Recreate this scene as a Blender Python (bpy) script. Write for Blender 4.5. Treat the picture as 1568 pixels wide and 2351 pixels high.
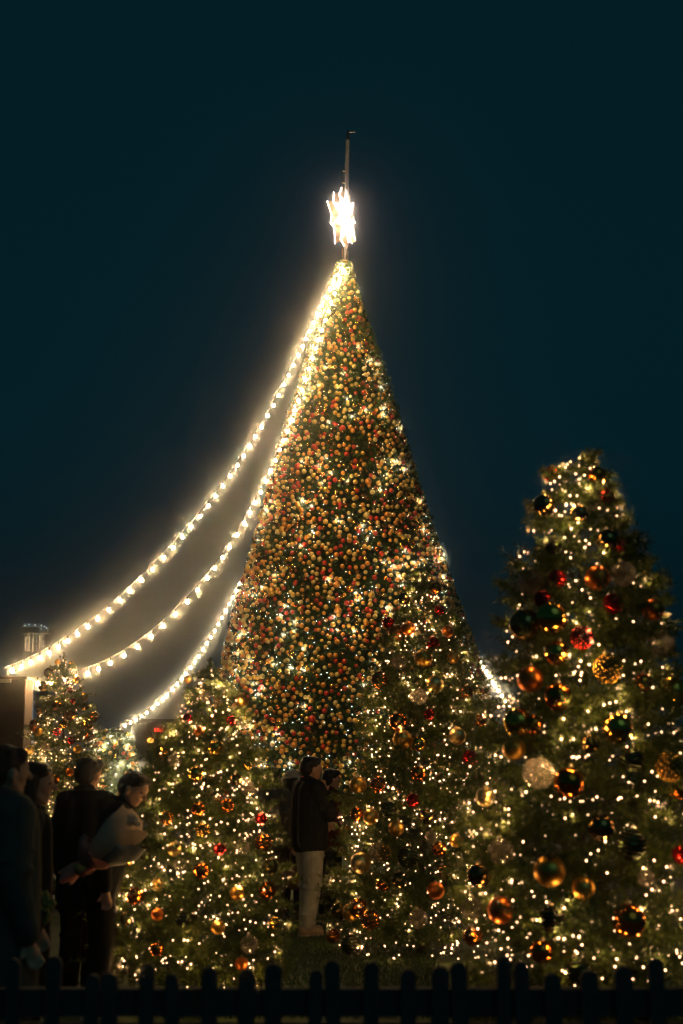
import bpy, bmesh, math, random
import numpy as np
from mathutils import Vector, Matrix, Euler

rng = np.random.default_rng(7)
random.seed(7)
for o in list(bpy.data.objects):
    bpy.data.objects.remove(o, do_unlink=True)
SC = bpy.context.scene
COL = SC.collection

# ------------------------------------------------------------------ camera
CAMH, PITCH, FPX = 1.6, math.radians(10.2), 50.0 / 24.0 * 1568
cam = bpy.data.cameras.new('camera')
camo = bpy.data.objects.new('camera', cam)
COL.objects.link(camo)
camo.location = (0, 0, CAMH)
camo.rotation_euler = (math.pi / 2 + PITCH, 0, 0)
cam.sensor_fit = 'VERTICAL'
cam.sensor_height = 36
cam.sensor_width = 24
cam.lens = 50
cam.clip_start = 0.1
cam.clip_end = 2000
cam.dof.use_dof = True
cam.dof.focus_distance = 34
cam.dof.aperture_fstop = 2.5
cam.dof.aperture_blades = 6
cam.dof.aperture_rotation = 0.3
SC.camera = camo

# ------------------------------------------------------------------ night sky
W = bpy.data.worlds.new('World')
SC.world = W
W.use_nodes = True
nt = W.node_tree
nt.nodes.clear()
wo = nt.nodes.new('ShaderNodeOutputWorld')
wb = nt.nodes.new('ShaderNodeBackground')
tc = nt.nodes.new('ShaderNodeTexCoord')
sx = nt.nodes.new('ShaderNodeSeparateXYZ')
cr = nt.nodes.new('ShaderNodeValToRGB')
cr.color_ramp.elements[0].position = 0.0
cr.color_ramp.elements[0].color = (0.0012, 0.0142, 0.0205, 1)
cr.color_ramp.elements[1].position = 0.55
cr.color_ramp.elements[1].color = (0.0010, 0.0122, 0.0170, 1)
e = cr.color_ramp.elements.new(0.2)
e.color = (0.0011, 0.0155, 0.0225, 1)
nt.links.new(tc.outputs['Generated'], sx.inputs[0])
nt.links.new(sx.outputs['Z'], cr.inputs[0])
nt.links.new(cr.outputs[0], wb.inputs[0])
wb.inputs[1].default_value = 1.0
nt.links.new(wb.outputs[0], wo.inputs[0])

# ------------------------------------------------------------------ weak teal fill, added to lift the dark tones
sun = bpy.data.lights.new('teal_fill', 'SUN')
sun.energy = 0.07
sun.angle = math.radians(40)
sun.color = (0.30, 0.88, 0.95)
suno = bpy.data.objects.new('teal_fill', sun)
COL.objects.link(suno)
suno.rotation_euler = (math.radians(50), 0, math.radians(25))

# ------------------------------------------------------------------ exposure / render
SC.view_settings.view_transform = 'Standard'
SC.view_settings.look = 'None'
SC.view_settings.exposure = 0
SC.view_settings.gamma = 1
SC.view_settings.use_curve_mapping = False
cy = SC.cycles
cy.use_denoising = True
try:
    cy.denoiser = 'OPENIMAGEDENOISE'
except Exception:
    pass
cy.use_light_tree = True
cy.filter_width = 1.15
cy.max_bounces = 4
cy.diffuse_bounces = 1
cy.glossy_bounces = 2
cy.transmission_bounces = 3
cy.transparent_max_bounces = 6
cy.volume_bounces = 0
cy.sample_clamp_indirect = 3
cy.use_adaptive_sampling = False
cy.caustics_reflective = False
cy.caustics_refractive = False


# ------------------------------------------------------------------ helpers
def P(px, py, d):
    """point seen at (px, py) of the 1568 x 2351 frame, at distance d along +Y"""
    u, v = (px - 784) / FPX, (1175.5 - py) / FPX
    s, c = math.sin(PITCH), math.cos(PITCH)
    y, z = c - v * s, s + v * c
    k = d / y
    return Vector((u * k, d, CAMH + z * k))


def zat(py, d):
    return P(784, py, d).z


def wid(npx, d):
    return npx * d / FPX


def tag(o, label=None, cat=None, group=None, kind=None):
    if label: o['label'] = label
    if cat: o['category'] = cat
    if group: o['group'] = group
    if kind: o['kind'] = kind
    return o


def empty(name, loc=(0, 0, 0), rz=0.0):
    o = bpy.data.objects.new(name, None)
    COL.objects.link(o)
    o.location = loc
    o.rotation_euler = (0, 0, rz)
    o.empty_display_size = 0.1
    return o


def obj(name, me, parent=None, loc=None):
    o = bpy.data.objects.new(name, me)
    COL.objects.link(o)
    if parent is not None:
        o.parent = parent
    if loc is not None:
        o.location = loc
    return o


def smooth(me):
    me.polygons.foreach_set('use_smooth', np.ones(len(me.polygons), dtype=bool))
    return me


def mesh_np(name, V, F, mats, mi=None, sm=False):
    """V (n,3) floats, F (m,k) ints of one polygon size"""
    V = np.asarray(V, np.float32)
    F = np.asarray(F, np.int32)
    me = bpy.data.meshes.new(name)
    me.vertices.add(len(V))
    me.vertices.foreach_set('co', V.ravel())
    k = F.shape[1]
    me.loops.add(F.size)
    me.loops.foreach_set('vertex_index', F.ravel())
    me.polygons.add(len(F))
    me.polygons.foreach_set('loop_start', np.arange(0, F.size, k, dtype=np.int32))
    me.polygons.foreach_set('loop_total', np.full(len(F), k, dtype=np.int32))
    for m in mats:
        me.materials.append(m)
    if mi is not None:
        me.polygons.foreach_set('material_index', np.asarray(mi, np.int32))
    if sm:
        me.polygons.foreach_set('use_smooth', np.ones(len(F), dtype=bool))
    me.update(calc_edges=True)
    return me


def from_bm(name, bm, *mats, sm=False):
    me = bpy.data.meshes.new(name)
    bm.to_mesh(me)
    bm.free()
    for m in mats:
        me.materials.append(m)
    if sm:
        smooth(me)
    return me


def bm_box(bm, c, s, rot=None, mi=0):
    r = bmesh.ops.create_cube(bm, size=1)
    M = Matrix.Translation(c) @ (rot.to_4x4() if rot is not None else Matrix.Identity(4)) @ Matrix.Diagonal((*s, 1))
    bmesh.ops.transform(bm, matrix=M, verts=r['verts'])
    for v in r['verts']:
        for f in v.link_faces:
            f.material_index = mi
    return r['verts']


def tube(pts, r, n=6, closed=False):
    """V, F (quads) of a tube along pts; r number or list"""
    pts = [Vector(p) for p in pts]
    N = len(pts)
    rr = [r] * N if not hasattr(r, '__len__') else list(r)
    V, F = [], []
    up = Vector((0.13, 0.2, 1)).normalized()
    for i, p in enumerate(pts):
        a = pts[max(i - 1, 0)]
        b = pts[min(i + 1, N - 1)]
        t = (b - a)
        t = t.normalized() if t.length > 1e-9 else Vector((0, 0, 1))
        s = t.cross(up)
        if s.length < 1e-4:
            s = t.cross(Vector((1, 0, 0)))
        s.normalize()
        w = s.cross(t)
        for k in range(n):
            an = 2 * math.pi * k / n
            V.append(p + (s * math.cos(an) + w * math.sin(an)) * rr[i])
    for i in range(N - 1):
        for k in range(n):
            F.append((i * n + k, i * n + (k + 1) % n, (i + 1) * n + (k + 1) % n, (i + 1) * n + k))
    return [tuple(v) for v in V], F


def tube_obj(name, pts, r, mat, parent=None, n=6):
    V, F = tube(pts, r, n)
    return obj(name, mesh_np(name, V, F, [mat], sm=True), parent)


def sphere_np(nu, nv):
    """unit sphere, quads-as-tris: V, F(tri)"""
    V = [(0, 0, 1)]
    for j in range(1, nv):
        th = math.pi * j / nv
        for i in range(nu):
            ph = 2 * math.pi * i / nu
            V.append((math.sin(th) * math.cos(ph), math.sin(th) * math.sin(ph), math.cos(th)))
    V.append((0, 0, -1))
    F = []
    for i in range(nu):
        F.append((0, 1 + i, 1 + (i + 1) % nu))
    for j in range(nv - 2):
        a = 1 + j * nu
        b = a + nu
        for i in range(nu):
            i2 = (i + 1) % nu
            F.append((a + i, b + i, b + i2))
            F.append((a + i, b + i2, a + i2))
    L = len(V) - 1
    a = 1 + (nv - 2) * nu
    for i in range(nu):
        F.append((L, a + (i + 1) % nu, a + i))
    return np.array(V, np.float32), np.array(F, np.int32)


def scatter_mesh(name, V0, F0, pos, rad, mats, mi=None, sm=True):
    pos = np.asarray(pos, np.float32)
    rad = np.asarray(rad, np.float32).reshape(-1, 1, 1)
    n = len(pos)
    V = (V0[None] * rad + pos[:, None, :]).reshape(-1, 3)
    F = (F0[None] + (np.arange(n) * len(V0))[:, None, None]).reshape(-1, F0.shape[1])
    m = None if mi is None else np.repeat(np.asarray(mi), len(F0))
    return mesh_np(name, V, F, mats, m, sm)


# ------------------------------------------------------------------ materials
def mat(name, col, rough=0.6, metal=0.0, var=0.25, scale=8.0, bump=0.0, spec=0.4, coat=0.0, sheen=0.0):
    m = bpy.data.materials.new(name)
    m.use_nodes = True
    n = m.node_tree
    b = n.nodes['Principled BSDF']
    b.inputs['Roughness'].default_value = rough
    b.inputs['Metallic'].default_value = metal
    b.inputs['Specular IOR Level'].default_value = spec
    b.inputs['Coat Weight'].default_value = coat
    b.inputs['Sheen Weight'].default_value = sheen
    t = n.nodes.new('ShaderNodeTexCoord')
    nz = n.nodes.new('ShaderNodeTexNoise')
    nz.inputs['Scale'].default_value = scale
    nz.inputs['Detail'].default_value = 4
    rp = n.nodes.new('ShaderNodeValToRGB')
    c = np.array(col)
    rp.color_ramp.elements[0].position = 0.3
    rp.color_ramp.elements[1].position = 0.7
    rp.color_ramp.elements[0].color = (*np.clip(c * (1 - var), 0, 1), 1)
    rp.color_ramp.elements[1].color = (*np.clip(c * (1 + var), 0, 1), 1)
    n.links.new(t.outputs['Object'], nz.inputs['Vector'])
    n.links.new(nz.outputs['Fac'], rp.inputs[0])
    n.links.new(rp.outputs[0], b.inputs['Base Color'])
    if bump:
        bp = n.nodes.new('ShaderNodeBump')
        bp.inputs['Strength'].default_value = bump
        bp.inputs['Distance'].default_value = 0.01
        n2 = n.nodes.new('ShaderNodeTexNoise')
        n2.inputs['Scale'].default_value = scale * 6
        n.links.new(t.outputs['Object'], n2.inputs['Vector'])
        n.links.new(n2.outputs['Fac'], bp.inputs['Height'])
        n.links.new(bp.outputs[0], b.inputs['Normal'])
    return m


def emit(name, col, strength, sampling='AUTO'):
    m = bpy.data.materials.new(name)
    m.use_nodes = True
    n = m.node_tree
    n.nodes.clear()
    o = n.nodes.new('ShaderNodeOutputMaterial')
    em = n.nodes.new('ShaderNodeEmission')
    em.inputs[0].default_value = (*col, 1)
    em.inputs[1].default_value = strength
    n.links.new(em.outputs[0], o.inputs[0])
    m.cycles.emission_sampling = sampling
    return m


def needle_mat(name, a, b_):
    m = mat(name, a, rough=0.55, var=0.0, scale=3.0, spec=0.3)
    rp = [x for x in m.node_tree.nodes if x.type == 'VALTORGB'][0]
    rp.color_ramp.elements[0].color = (*a, 1)
    rp.color_ramp.elements[1].color = (*b_, 1)
    return m


def glass_ball_mat(name, tint, body):
    """thin blown glass: clear body with frosted flecks and a bright fresnel rim"""
    m = bpy.data.materials.new(name)
    m.use_nodes = True
    n = m.node_tree
    n.nodes.clear()
    o = n.nodes.new('ShaderNodeOutputMaterial')
    tr = n.nodes.new('ShaderNodeBsdfTransparent')
    tr.inputs[0].default_value = (*tint, 1)
    gl = n.nodes.new('ShaderNodeBsdfGlossy')
    gl.inputs['Roughness'].default_value = 0.05
    df = n.nodes.new('ShaderNodeBsdfTranslucent')
    df.inputs[0].default_value = (*body, 1)
    lw = n.nodes.new('ShaderNodeLayerWeight')
    lw.inputs[0].default_value = 0.35
    m1 = n.nodes.new('ShaderNodeMixShader')
    n.links.new(lw.outputs['Facing'], m1.inputs[0])
    n.links.new(tr.outputs[0], m1.inputs[1])
    n.links.new(gl.outputs[0], m1.inputs[2])
    vo = n.nodes.new('ShaderNodeTexVoronoi')
    vo.inputs['Scale'].default_value = 9
    vo.feature = 'DISTANCE_TO_EDGE'
    t = n.nodes.new('ShaderNodeTexCoord')
    n.links.new(t.outputs['Object'], vo.inputs['Vector'])
    rp = n.nodes.new('ShaderNodeValToRGB')
    rp.color_ramp.elements[0].position = 0.02
    rp.color_ramp.elements[0].color = (0.75, 0.75, 0.75, 1)
    rp.color_ramp.elements[1].position = 0.12
    rp.color_ramp.elements[1].color = (0.12, 0.12, 0.12, 1)
    n.links.new(vo.outputs['Distance'], rp.inputs[0])
    m2 = n.nodes.new('ShaderNodeMixShader')
    n.links.new(rp.outputs[0], m2.inputs[0])
    n.links.new(m1.outputs[0], m2.inputs[1])
    n.links.new(df.outputs[0], m2.inputs[2])
    n.links.new(m2.outputs[0], o.inputs[0])
    return m


M = {
    'needle': needle_mat('fir_needles', (0.035, 0.075, 0.014), (0.115, 0.145, 0.022)),
    'needle_big': needle_mat('garland_needles', (0.028, 0.075, 0.012), (0.085, 0.140, 0.020)),
    'bark': mat('bark', (0.06, 0.04, 0.025), 0.9, bump=0.5),
    'core': mat('dark_green_core', (0.010, 0.018, 0.008), 0.95),
    'gold': mat('gold_gloss', (0.85, 0.46, 0.08), 0.12, 1.0, 0.08),
    'gold_satin': mat('gold_satin', (0.80, 0.42, 0.08), 0.34, 1.0, 0.10, bump=0.1),
    'pale': mat('champagne_satin', (0.80, 0.55, 0.20), 0.32, 1.0, 0.10, bump=0.1),
    'copper': mat('copper_gloss', (0.86, 0.24, 0.03), 0.14, 1.0, 0.08),
    'copper_satin': mat('copper_satin', (0.80, 0.21, 0.03), 0.36, 1.0, 0.10),
    'red': mat('red_gloss', (0.65, 0.025, 0.02), 0.15, 0.85, 0.1),
    'bronze': mat('dark_bronze', (0.30, 0.18, 0.06), 0.12, 1.0, 0.1),
    'green_gloss': mat('dark_green_gloss', (0.06, 0.10, 0.03), 0.1, 0.9, 0.1),
    'groove': mat('dark_groove', (0.03, 0.018, 0.008), 0.5, 0.2),
    'gt_gold': mat('gold_lacquer', (0.80, 0.46, 0.09), 0.36, 0.55, 0.12),
    'gt_amber': mat('amber_lacquer', (0.82, 0.33, 0.05), 0.36, 0.5, 0.12),
    'gt_pale': mat('straw_lacquer', (0.80, 0.58, 0.20), 0.38, 0.5, 0.12),
    'gt_red': mat('red_lacquer', (0.62, 0.05, 0.025), 0.32, 0.4, 0.12),
    'clear': glass_ball_mat('clear_glass', (0.90, 0.88, 0.84), (0.62, 0.52, 0.42)),
    'cap': mat('cap_metal', (0.6, 0.5, 0.3), 0.3, 1.0),
    'wire': mat('green_wire', (0.012, 0.02, 0.01), 0.6),
    'cable': mat('pale_cable', (0.07, 0.06, 0.05), 0.6),
    'socket': mat('socket', (0.015, 0.013, 0.012), 0.7),
    'festoon': emit('festoon_bulb', (1.0, 0.66, 0.30), 850),
    'festoon_far': emit('festoon_bulb_far', (1.0, 0.72, 0.38), 420),
    'fairy': emit('fairy_bulb', (1.0, 0.54, 0.27), 10),
    'fairy_far': emit('fairy_bulb_far', (1.0, 0.54, 0.27), 6),
    'spark_cool': emit('spark_cool', (0.80, 1.0, 0.86), 3.5, 'NONE'),
    'spark_warm': emit('spark_warm', (1.0, 0.60, 0.32), 4.0, 'NONE'),
}

# ------------------------------------------------------------------ ground
g = mesh_np('ground', [(-118, -10, 0), (118, -10, 0), (118, 296, 0), (-118, 296, 0)], [(0, 1, 2, 3)],
            [mat('dark_paving', (0.045, 0.045, 0.045), 0.85, var=0.4, scale=3, bump=0.3)])
tag(obj('ground', g), kind='structure')
g = mesh_np('turf', [(-3.2, 9.5, 0.004), (3.4, 9.5, 0.004), (3.4, 26, 0.004), (-3.2, 26, 0.004)], [(0, 1, 2, 3)],
            [mat('turf_base', (0.045, 0.075, 0.022), 0.9, var=0.4, scale=6, bump=0.5)])
tag(obj('turf', g), kind='structure')
n = 26000
bx = rng.uniform(-1.2, 0.8, n); by = rng.uniform(9.6, 17.5, n)
h = rng.uniform(0.02, 0.045, n); a = rng.uniform(0, 6.28, n)
wv = np.stack([np.cos(a), np.sin(a), 0 * a], 1) * 0.004
base = np.stack([bx, by, np.full(n, 0.004)], 1)
tip = base + np.stack([rng.normal(0, 0.012, n), rng.normal(0, 0.012, n), h], 1)
V = np.stack([base - wv, base + wv, tip], 1).reshape(-1, 3)
tag(obj('grass', mesh_np('grass', V, np.arange(3 * n).reshape(-1, 3), [needle_mat('grass_blade', (0.04, 0.075, 0.02), (0.07, 0.12, 0.03))])),
    'short green turf between the decorated trees', 'grass', kind='stuff')

# ------------------------------------------------------------------ distant buildings
def tower():
    d = 270
    x0, x1 = P(46, 1500, d).x, P(108, 1500, d).x
    zt = zat(1436, d)
    t = empty('tower', ((x0 + x1) / 2, d + 3, 0))
    tag(t, 'distant slim tower with rows of lit windows at its crown', 'tower')
    w = x1 - x0
    dark = mat('tower_wall', (0.03, 0.035, 0.04), 0.7)
    bm = bmesh.new()
    bm_box(bm, (0, 0, (zt - 1.6) / 2), (w * 0.8, 5, zt - 1.6))
    obj('wall', from_bm('wall', bm, dark), t)
    bm = bmesh.new()
    bm_box(bm, (0, 0, zt - 0.8), (w, 5.6, 1.0))
    obj('roof', from_bm('roof', bm, dark), t)
    cool = emit('roof_light', (0.6, 0.95, 1.0), 2.6, 'NONE')
    warm = emit('tower_window', (1.0, 0.72, 0.38), 1.2, 'NONE')
    cold = emit('tower_window_cool', (0.7, 0.8, 0.75), 0.7, 'NONE')
    bm = bmesh.new(); bmesh.ops.create_icosphere(bm, subdivisions=1, radius=0.14)
    lm = from_bm('roof_lamp', bm, cool)
    for px, py in ((57, 1436), (66, 1434), (80, 1435), (95, 1436), (102, 1438), (94, 1444), (106, 1442)):
        p = P(px, py, d)
        obj('roof_lamp', lm, t, Vector((p.x, d, p.z)) - t.location)
    bm = bmesh.new(); bm_box(bm, (0, 0, 0), (0.24, 0.1, 0.2)); wm = from_bm('window', bm, warm)
    bm = bmesh.new(); bm_box(bm, (0, 0, 0), (0.24, 0.1, 0.2)); wc = from_bm('window', bm, cold)
    for px in (62, 66, 75, 82, 94, 98):
        for k in range(9):
            py = 1450 + k * 5.4
            if (k + px) % 7 == 3:
                continue
            p = P(px, py, d)
            obj('window', wc if px in (82, 98) and k % 2 else wm, t, Vector((p.x, d + 0.45, p.z)) - t.location)
    bm = bmesh.new(); bm_box(bm, (0, 0, 0), (0.22, 0.12, 2.6)); sm_ = from_bm('light_strip', bm, warm)
    for px, py in ((58, 1478), (66, 1478), (74, 1482), (90, 1474)):
        p = P(px, py, d)
        obj('light_strip', sm_, t, Vector((p.x, d + 0.3, p.z)) - t.location)
    # pale lit stair glazing low on the tower
    gm = emit('stair_glazing', (0.62, 0.78, 0.85), 0.42, 'NONE')
    bm = bmesh.new(); bm_box(bm, (0, 0, 0), (1.05, 0.1, 0.62)); pm = from_bm('stair_pane', bm, gm)
    for k in range(17):
        p = P(69, 1568 + k * 8.4, d)
        obj('stair_pane', pm, t, Vector((p.x, d + 0.4, p.z)) - t.location)
tower()


def shop():
    d = 62
    x0, x1 = P(300, 1700, d).x, P(470, 1700, d).x
    zt = zat(1655, d)
    t = empty('low_building', ((x0 + x1) / 2, d + 4, 0))
    tag(t, 'low dark building with a small red lit sign beyond the trees', 'building')
    w = x1 - x0
    bm = bmesh.new(); bm_box(bm, (0, 0, zt / 2 - 0.05), (w, 8, zt - 0.1))
    obj('wall', from_bm('wall', bm, mat('shop_wall', (0.02, 0.022, 0.025), 0.8)), t)
    bm = bmesh.new(); bm_box(bm, (0, 0, zt - 0.02), (w + 0.5, 8.6, 0.16))
    obj('roof', from_bm('roof', bm, mat('shop_roof', (0.03, 0.03, 0.03), 0.8)), t)
    red = emit('red_sign', (1.0, 0.06, 0.02), 1.6)
    bm = bmesh.new()
    for dx in (-0.16, -0.05, 0.06, 0.17, 0.42, 0.5):
        bm_box(bm, (dx, 0, -0.02), (0.07, 0.06, 0.18)); bm_box(bm, (dx, 0.01, 0.0), (0.10, 0.05, 0.05))
    p = P(366, 1675, d)
    obj('sign', from_bm('sign', bm, red), t, Vector((p.x, d - 0.15, p.z)) - t.location)
    bm = bmesh.new(); bmesh.ops.create_uvsphere(bm, u_segments=12, v_segments=8, radius=0.11)
    bmesh.ops.scale(bm, vec=(1.4, 1, 1), verts=bm.verts)
    p = P(347, 1700, d)
    obj('lamp', from_bm('lamp', bm, emit('amber_lamp', (1.0, 0.40, 0.05), 3.0)), t, Vector((p.x, d - 0.2, p.z)) - t.location)
shop()


def post():
    d = 20.0
    zt = zat(1560, d)
    xr = P(55, 1650, d).x
    t = empty('festoon_post', (xr - 0.26, d + 0.26, 0))
    tag(t, 'square brown timber post carrying the ends of the light strings', 'post')
    wood = mat('brown_timber', (0.085, 0.045, 0.026), 0.8, var=0.3, scale=4, bump=0.3)
    bm = bmesh.new()
    bm_box(bm, (0, 0, zt / 2), (0.52, 0.52, zt))
    bmesh.ops.bevel(bm, geom=[e for e in bm.edges], offset=0.012, segments=2, affect='EDGES')
    obj('shaft', from_bm('shaft', bm, wood), t)
    bm = bmesh.new(); bm_box(bm, (0, 0, zt + 0.02), (0.56, 0.56, 0.04))
    obj('cap', from_bm('cap', bm, mat('post_cap', (0.08, 0.05, 0.03), 0.6)), t)
    bm = bmesh.new(); bm_box(bm, (-0.02, -0.285, zt - 0.02), (0.16, 0.05, 0.05))
    obj('bracket', from_bm('bracket', bm, M['cap']), t)
post()

# ------------------------------------------------------------------ trees
class Tree:
    def __init__(self, d, prof):
        """prof: (py, centre px, half width px) rows, top to bottom; the last row is carried down to the ground"""
        self.d = d
        z = [zat(r[0], d) for r in prof]
        R = [wid(r[2], d) for r in prof]
        cx = [wid(r[1] - 784, d) for r in prof]
        self.z = np.array(z[::-1] if z[0] > z[-1] else z)
        self.R = np.array(R[::-1]); self.cx = np.array(cx[::-1])
        self.top = max(z)

    def rad(self, z): return np.interp(z, self.z, self.R)

    def cen(self, z): return np.interp(z, self.z, self.cx)

    def front(self, px, py, k=1.0):
        """surface point that shows at (px, py)"""
        dd = self.d
        for _ in range(6):
            p = P(px, py, dd)
            R = self.rad(p.z) * k
            u = p.x - self.cen(p.z)
            q = math.sqrt(max(R * R - u * u, 0.0))
            dd = self.d - q
        return P(px, py, dd)

    def surf(self, z, ph, k=1.0):
        """ph = 0 faces the camera"""
        R = self.rad(z) * k
        return np.stack([self.cen(z) + R * np.sin(ph), self.d - R * np.cos(ph), z], -1)


def needles(base, axis, n_per, ln, wd, spread, r):
    """base (n,3), axis (n,3) twig vectors; n_per needles along each; one thin triangle each"""
    n = len(base)
    t = r.uniform(0.0, 1.0, (n, n_per, 1))
    b = base[:, None] + axis[:, None] * t
    an = axis / (np.linalg.norm(axis, axis=1, keepdims=True) + 1e-9)
    rd = r.normal(0, 1, (n, n_per, 3))
    rd -= (rd * an[:, None]).sum(-1, keepdims=True) * an[:, None]
    rd /= np.linalg.norm(rd, axis=-1, keepdims=True) + 1e-9
    dv = an[:, None] * (1 - spread) + rd * spread + np.array([0, 0, 0.12])
    dv /= np.linalg.norm(dv, axis=-1, keepdims=True)
    L = ln * r.uniform(0.65, 1.15, (n, n_per, 1))
    sd = np.cross(dv, r.normal(0, 1, (n, n_per, 3)))
    sd /= np.linalg.norm(sd, axis=-1, keepdims=True) + 1e-9
    tip = b + dv * L
    mid = b + dv * L * 0.15
    V = np.stack([mid - sd * wd, mid + sd * wd, tip], 2).reshape(-1, 3)
    return V


def build_fir(T, name, label, n_br, r, twig=0.16, seed_spread=1.0, n_tw=9, npn=44, zlo=0.12, lead_tip=None, nl=0.034, nw=0.0021, back=0.35):
    root = empty(name, (float(T.cen(0)), T.d, 0))
    tag(root, label, 'tree', 'decorated fir trees')
    off = np.array(root.location)
    # trunk
    zs = np.linspace(0, T.top - 0.16, 9)
    pts = [Vector((float(T.cen(z)), T.d, float(z))) - Vector(off) for z in zs]
    tube_obj('trunk', pts, list(np.linspace(0.04, 0.004, 9)), M['bark'], root, 8)
    # leader shoot at the very tip
    lz = T.top + 0.015
    lead = np.array([[float(T.cen(T.top)), T.d, T.top - 0.16]] * 5)
    ltip = np.array([lead_tip if lead_tip is not None else (float(T.cen(T.top)), T.d, lz)] * 5) + r.normal(0, 0.02, (5, 3))
    ltip[0] = lead_tip if lead_tip is not None else (float(T.cen(T.top)), T.d, lz + 0.03)
    LV = needles(lead, ltip - lead, 60, nl * 0.9, nw, 0.5, r)
    # boughs
    zz = r.uniform(0, 1, n_br) ** 0.62
    H = T.top - zlo
    z = T.top - 0.03 - zz * (H - 0.03)
    tier = 0.21
    z = np.where(T.top - z > 0.25, np.round(z / tier) * tier + r.normal(0, 0.06, n_br), z)
    z = np.minimum(z, T.top - 0.03)
    ph = r.uniform(-math.pi, math.pi, n_br)
    keep = (np.abs(ph) < 2.0) | (r.uniform(0, 1, n_br) < back)
    z, ph = z[keep], ph[keep]
    n = len(z)
    k = np.where(r.uniform(0, 1, n) < 0.3, r.uniform(0.5, 0.85, n), r.uniform(0.85, 1.12, n))
    tipp = T.surf(z, ph, 1.0)
    c = np.stack([T.cen(z), np.full(n, T.d), z], 1)
    out = tipp - c
    Rl = np.linalg.norm(out, axis=1, keepdims=True)
    tipp = c + out * k[:, None] + np.array([0, 0, 1]) * (0.10 * Rl)
    root_p = c + out * 0.15 - np.array([0, 0, 1]) * (0.12 * Rl)
    brv = tipp - root_p
    BV, BF = [], []
    # wood of the boughs: three sided sticks
    s = np.cross(brv, [0, 0, 1.0]); s /= np.linalg.norm(s, axis=1, keepdims=True) + 1e-9
    w = 0.004
    up = np.array([0, 0, 1.0]) * w
    V0 = np.stack([root_p - s * w, root_p + s * w, root_p + up, tipp], 1).reshape(-1, 3)
    i = np.arange(n)[:, None] * 4
    Fw = np.concatenate([i + np.array([[0, 1, 3]]), i + np.array([[1, 2, 3]]), i + np.array([[2, 0, 3]])])
    # twigs
    t = r.uniform(0.30, 1.0, (n, n_tw, 1))
    tb = root_p[:, None] + brv[:, None] * t
    bdir = brv / np.linalg.norm(brv, axis=1, keepdims=True)
    sg = np.where(r.uniform(0, 1, (n, n_tw, 1)) < 0.5, -1, 1)
    tl = twig * r.uniform(0.6, 1.25, (n, n_tw, 1)) * np.clip(Rl[:, None] / 0.35, 0.45, 1.0) * (1.25 - 0.5 * t)
    td = bdir[:, None] * 0.75 + s[:, None] * sg * 0.65 + r.normal(0, 0.22, (n, n_tw, 3)) + np.array([0, 0, 0.05])
    td /= np.linalg.norm(td, axis=-1, keepdims=True)
    tb = tb.reshape(-1, 3); ta = (td * tl).reshape(-1, 3)
    Vn = needles(tb, ta, npn, nl, nw, 0.62, r)
    Vn = np.concatenate([Vn, LV])
    V = np.concatenate([V0, Vn]) - off
    F = np.concatenate([Fw, len(V0) + np.arange(len(Vn)).reshape(-1, 3)])
    mi = np.concatenate([np.zeros(len(Fw)), np.ones(len(Vn) // 3)])
    obj('crown', mesh_np('crown', V, F, [M['bark'], M['needle']], mi), root)
    return root


rR, rM, rL, rF, rS, rB = [np.random.default_rng(s) for s in (11, 12, 13, 14, 15, 16)]
TR = Tree(8.0, [(1042, 1352, 0), (1062, 1340, 26), (1100, 1332, 66), (1180, 1330, 100), (1300, 1336, 140), (1400, 1338, 172), (1500, 1342, 190),
                (1600, 1342, 196), (1750, 1332, 245), (2000, 1312, 252), (2200, 1300, 246), (2460, 1300, 230)])
TM = Tree(13.0, [(1308, 972, 0), (1350, 972, 36), (1450, 974, 74), (1550, 976, 112), (1650, 976, 146), (1800, 968, 172), (2000, 962, 192), (2200, 958, 200)])
TL = Tree(10.2, [(1528, 482, 0), (1560, 484, 26), (1600, 486, 56), (1700, 482, 102), (1800, 474, 142), (1900, 468, 168), (2000, 460, 188), (2100, 452, 204), (2260, 450, 212)])
TF = Tree(17.0, [(1508, 148, 0), (1540, 150, 26), (1600, 152, 48), (1700, 152, 80), (1800, 154, 94), (1900, 154, 104), (2100, 154, 110)])
TS = Tree(36.0, [(1672, 268, 0), (1684, 268, 34), (1720, 268, 46), (1770, 268, 52), (1900, 268, 56)])
TB = Tree(35.0, [(598, 790, 3), (606, 790, 13), (640, 789, 24), (700, 788, 40), (800, 788, 74), (1000, 789, 138), (1200, 792, 195), (1400, 798, 254),
                 (1500, 804, 282), (1600, 808, 302), (1700, 812, 318), (1900, 814, 336)])

build_fir(TR, 'fir_tree', 'nearest fir tree, tall at the right edge with large gold baubles', 860, rR, lead_tip=tuple(P(1370, 1036, 7.98)), n_tw=10, npn=28, nl=0.050, nw=0.0038)
build_fir(TM, 'fir_tree', 'fir tree in front of the tall cone tree, right of the standing man', 820, rM, twig=0.18, n_tw=9, npn=27, nl=0.052, nw=0.0050)
build_fir(TL, 'fir_tree', 'wide fir tree left of the standing man, beside the flower bouquet', 780, rL, twig=0.15, n_tw=9, npn=27, nl=0.044, nw=0.0040)
build_fir(TF, 'fir_tree', 'slim fir tree behind the onlookers, next to the brown post', 620, rF, twig=0.17, n_tw=9, npn=36, nw=0.0045)


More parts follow.
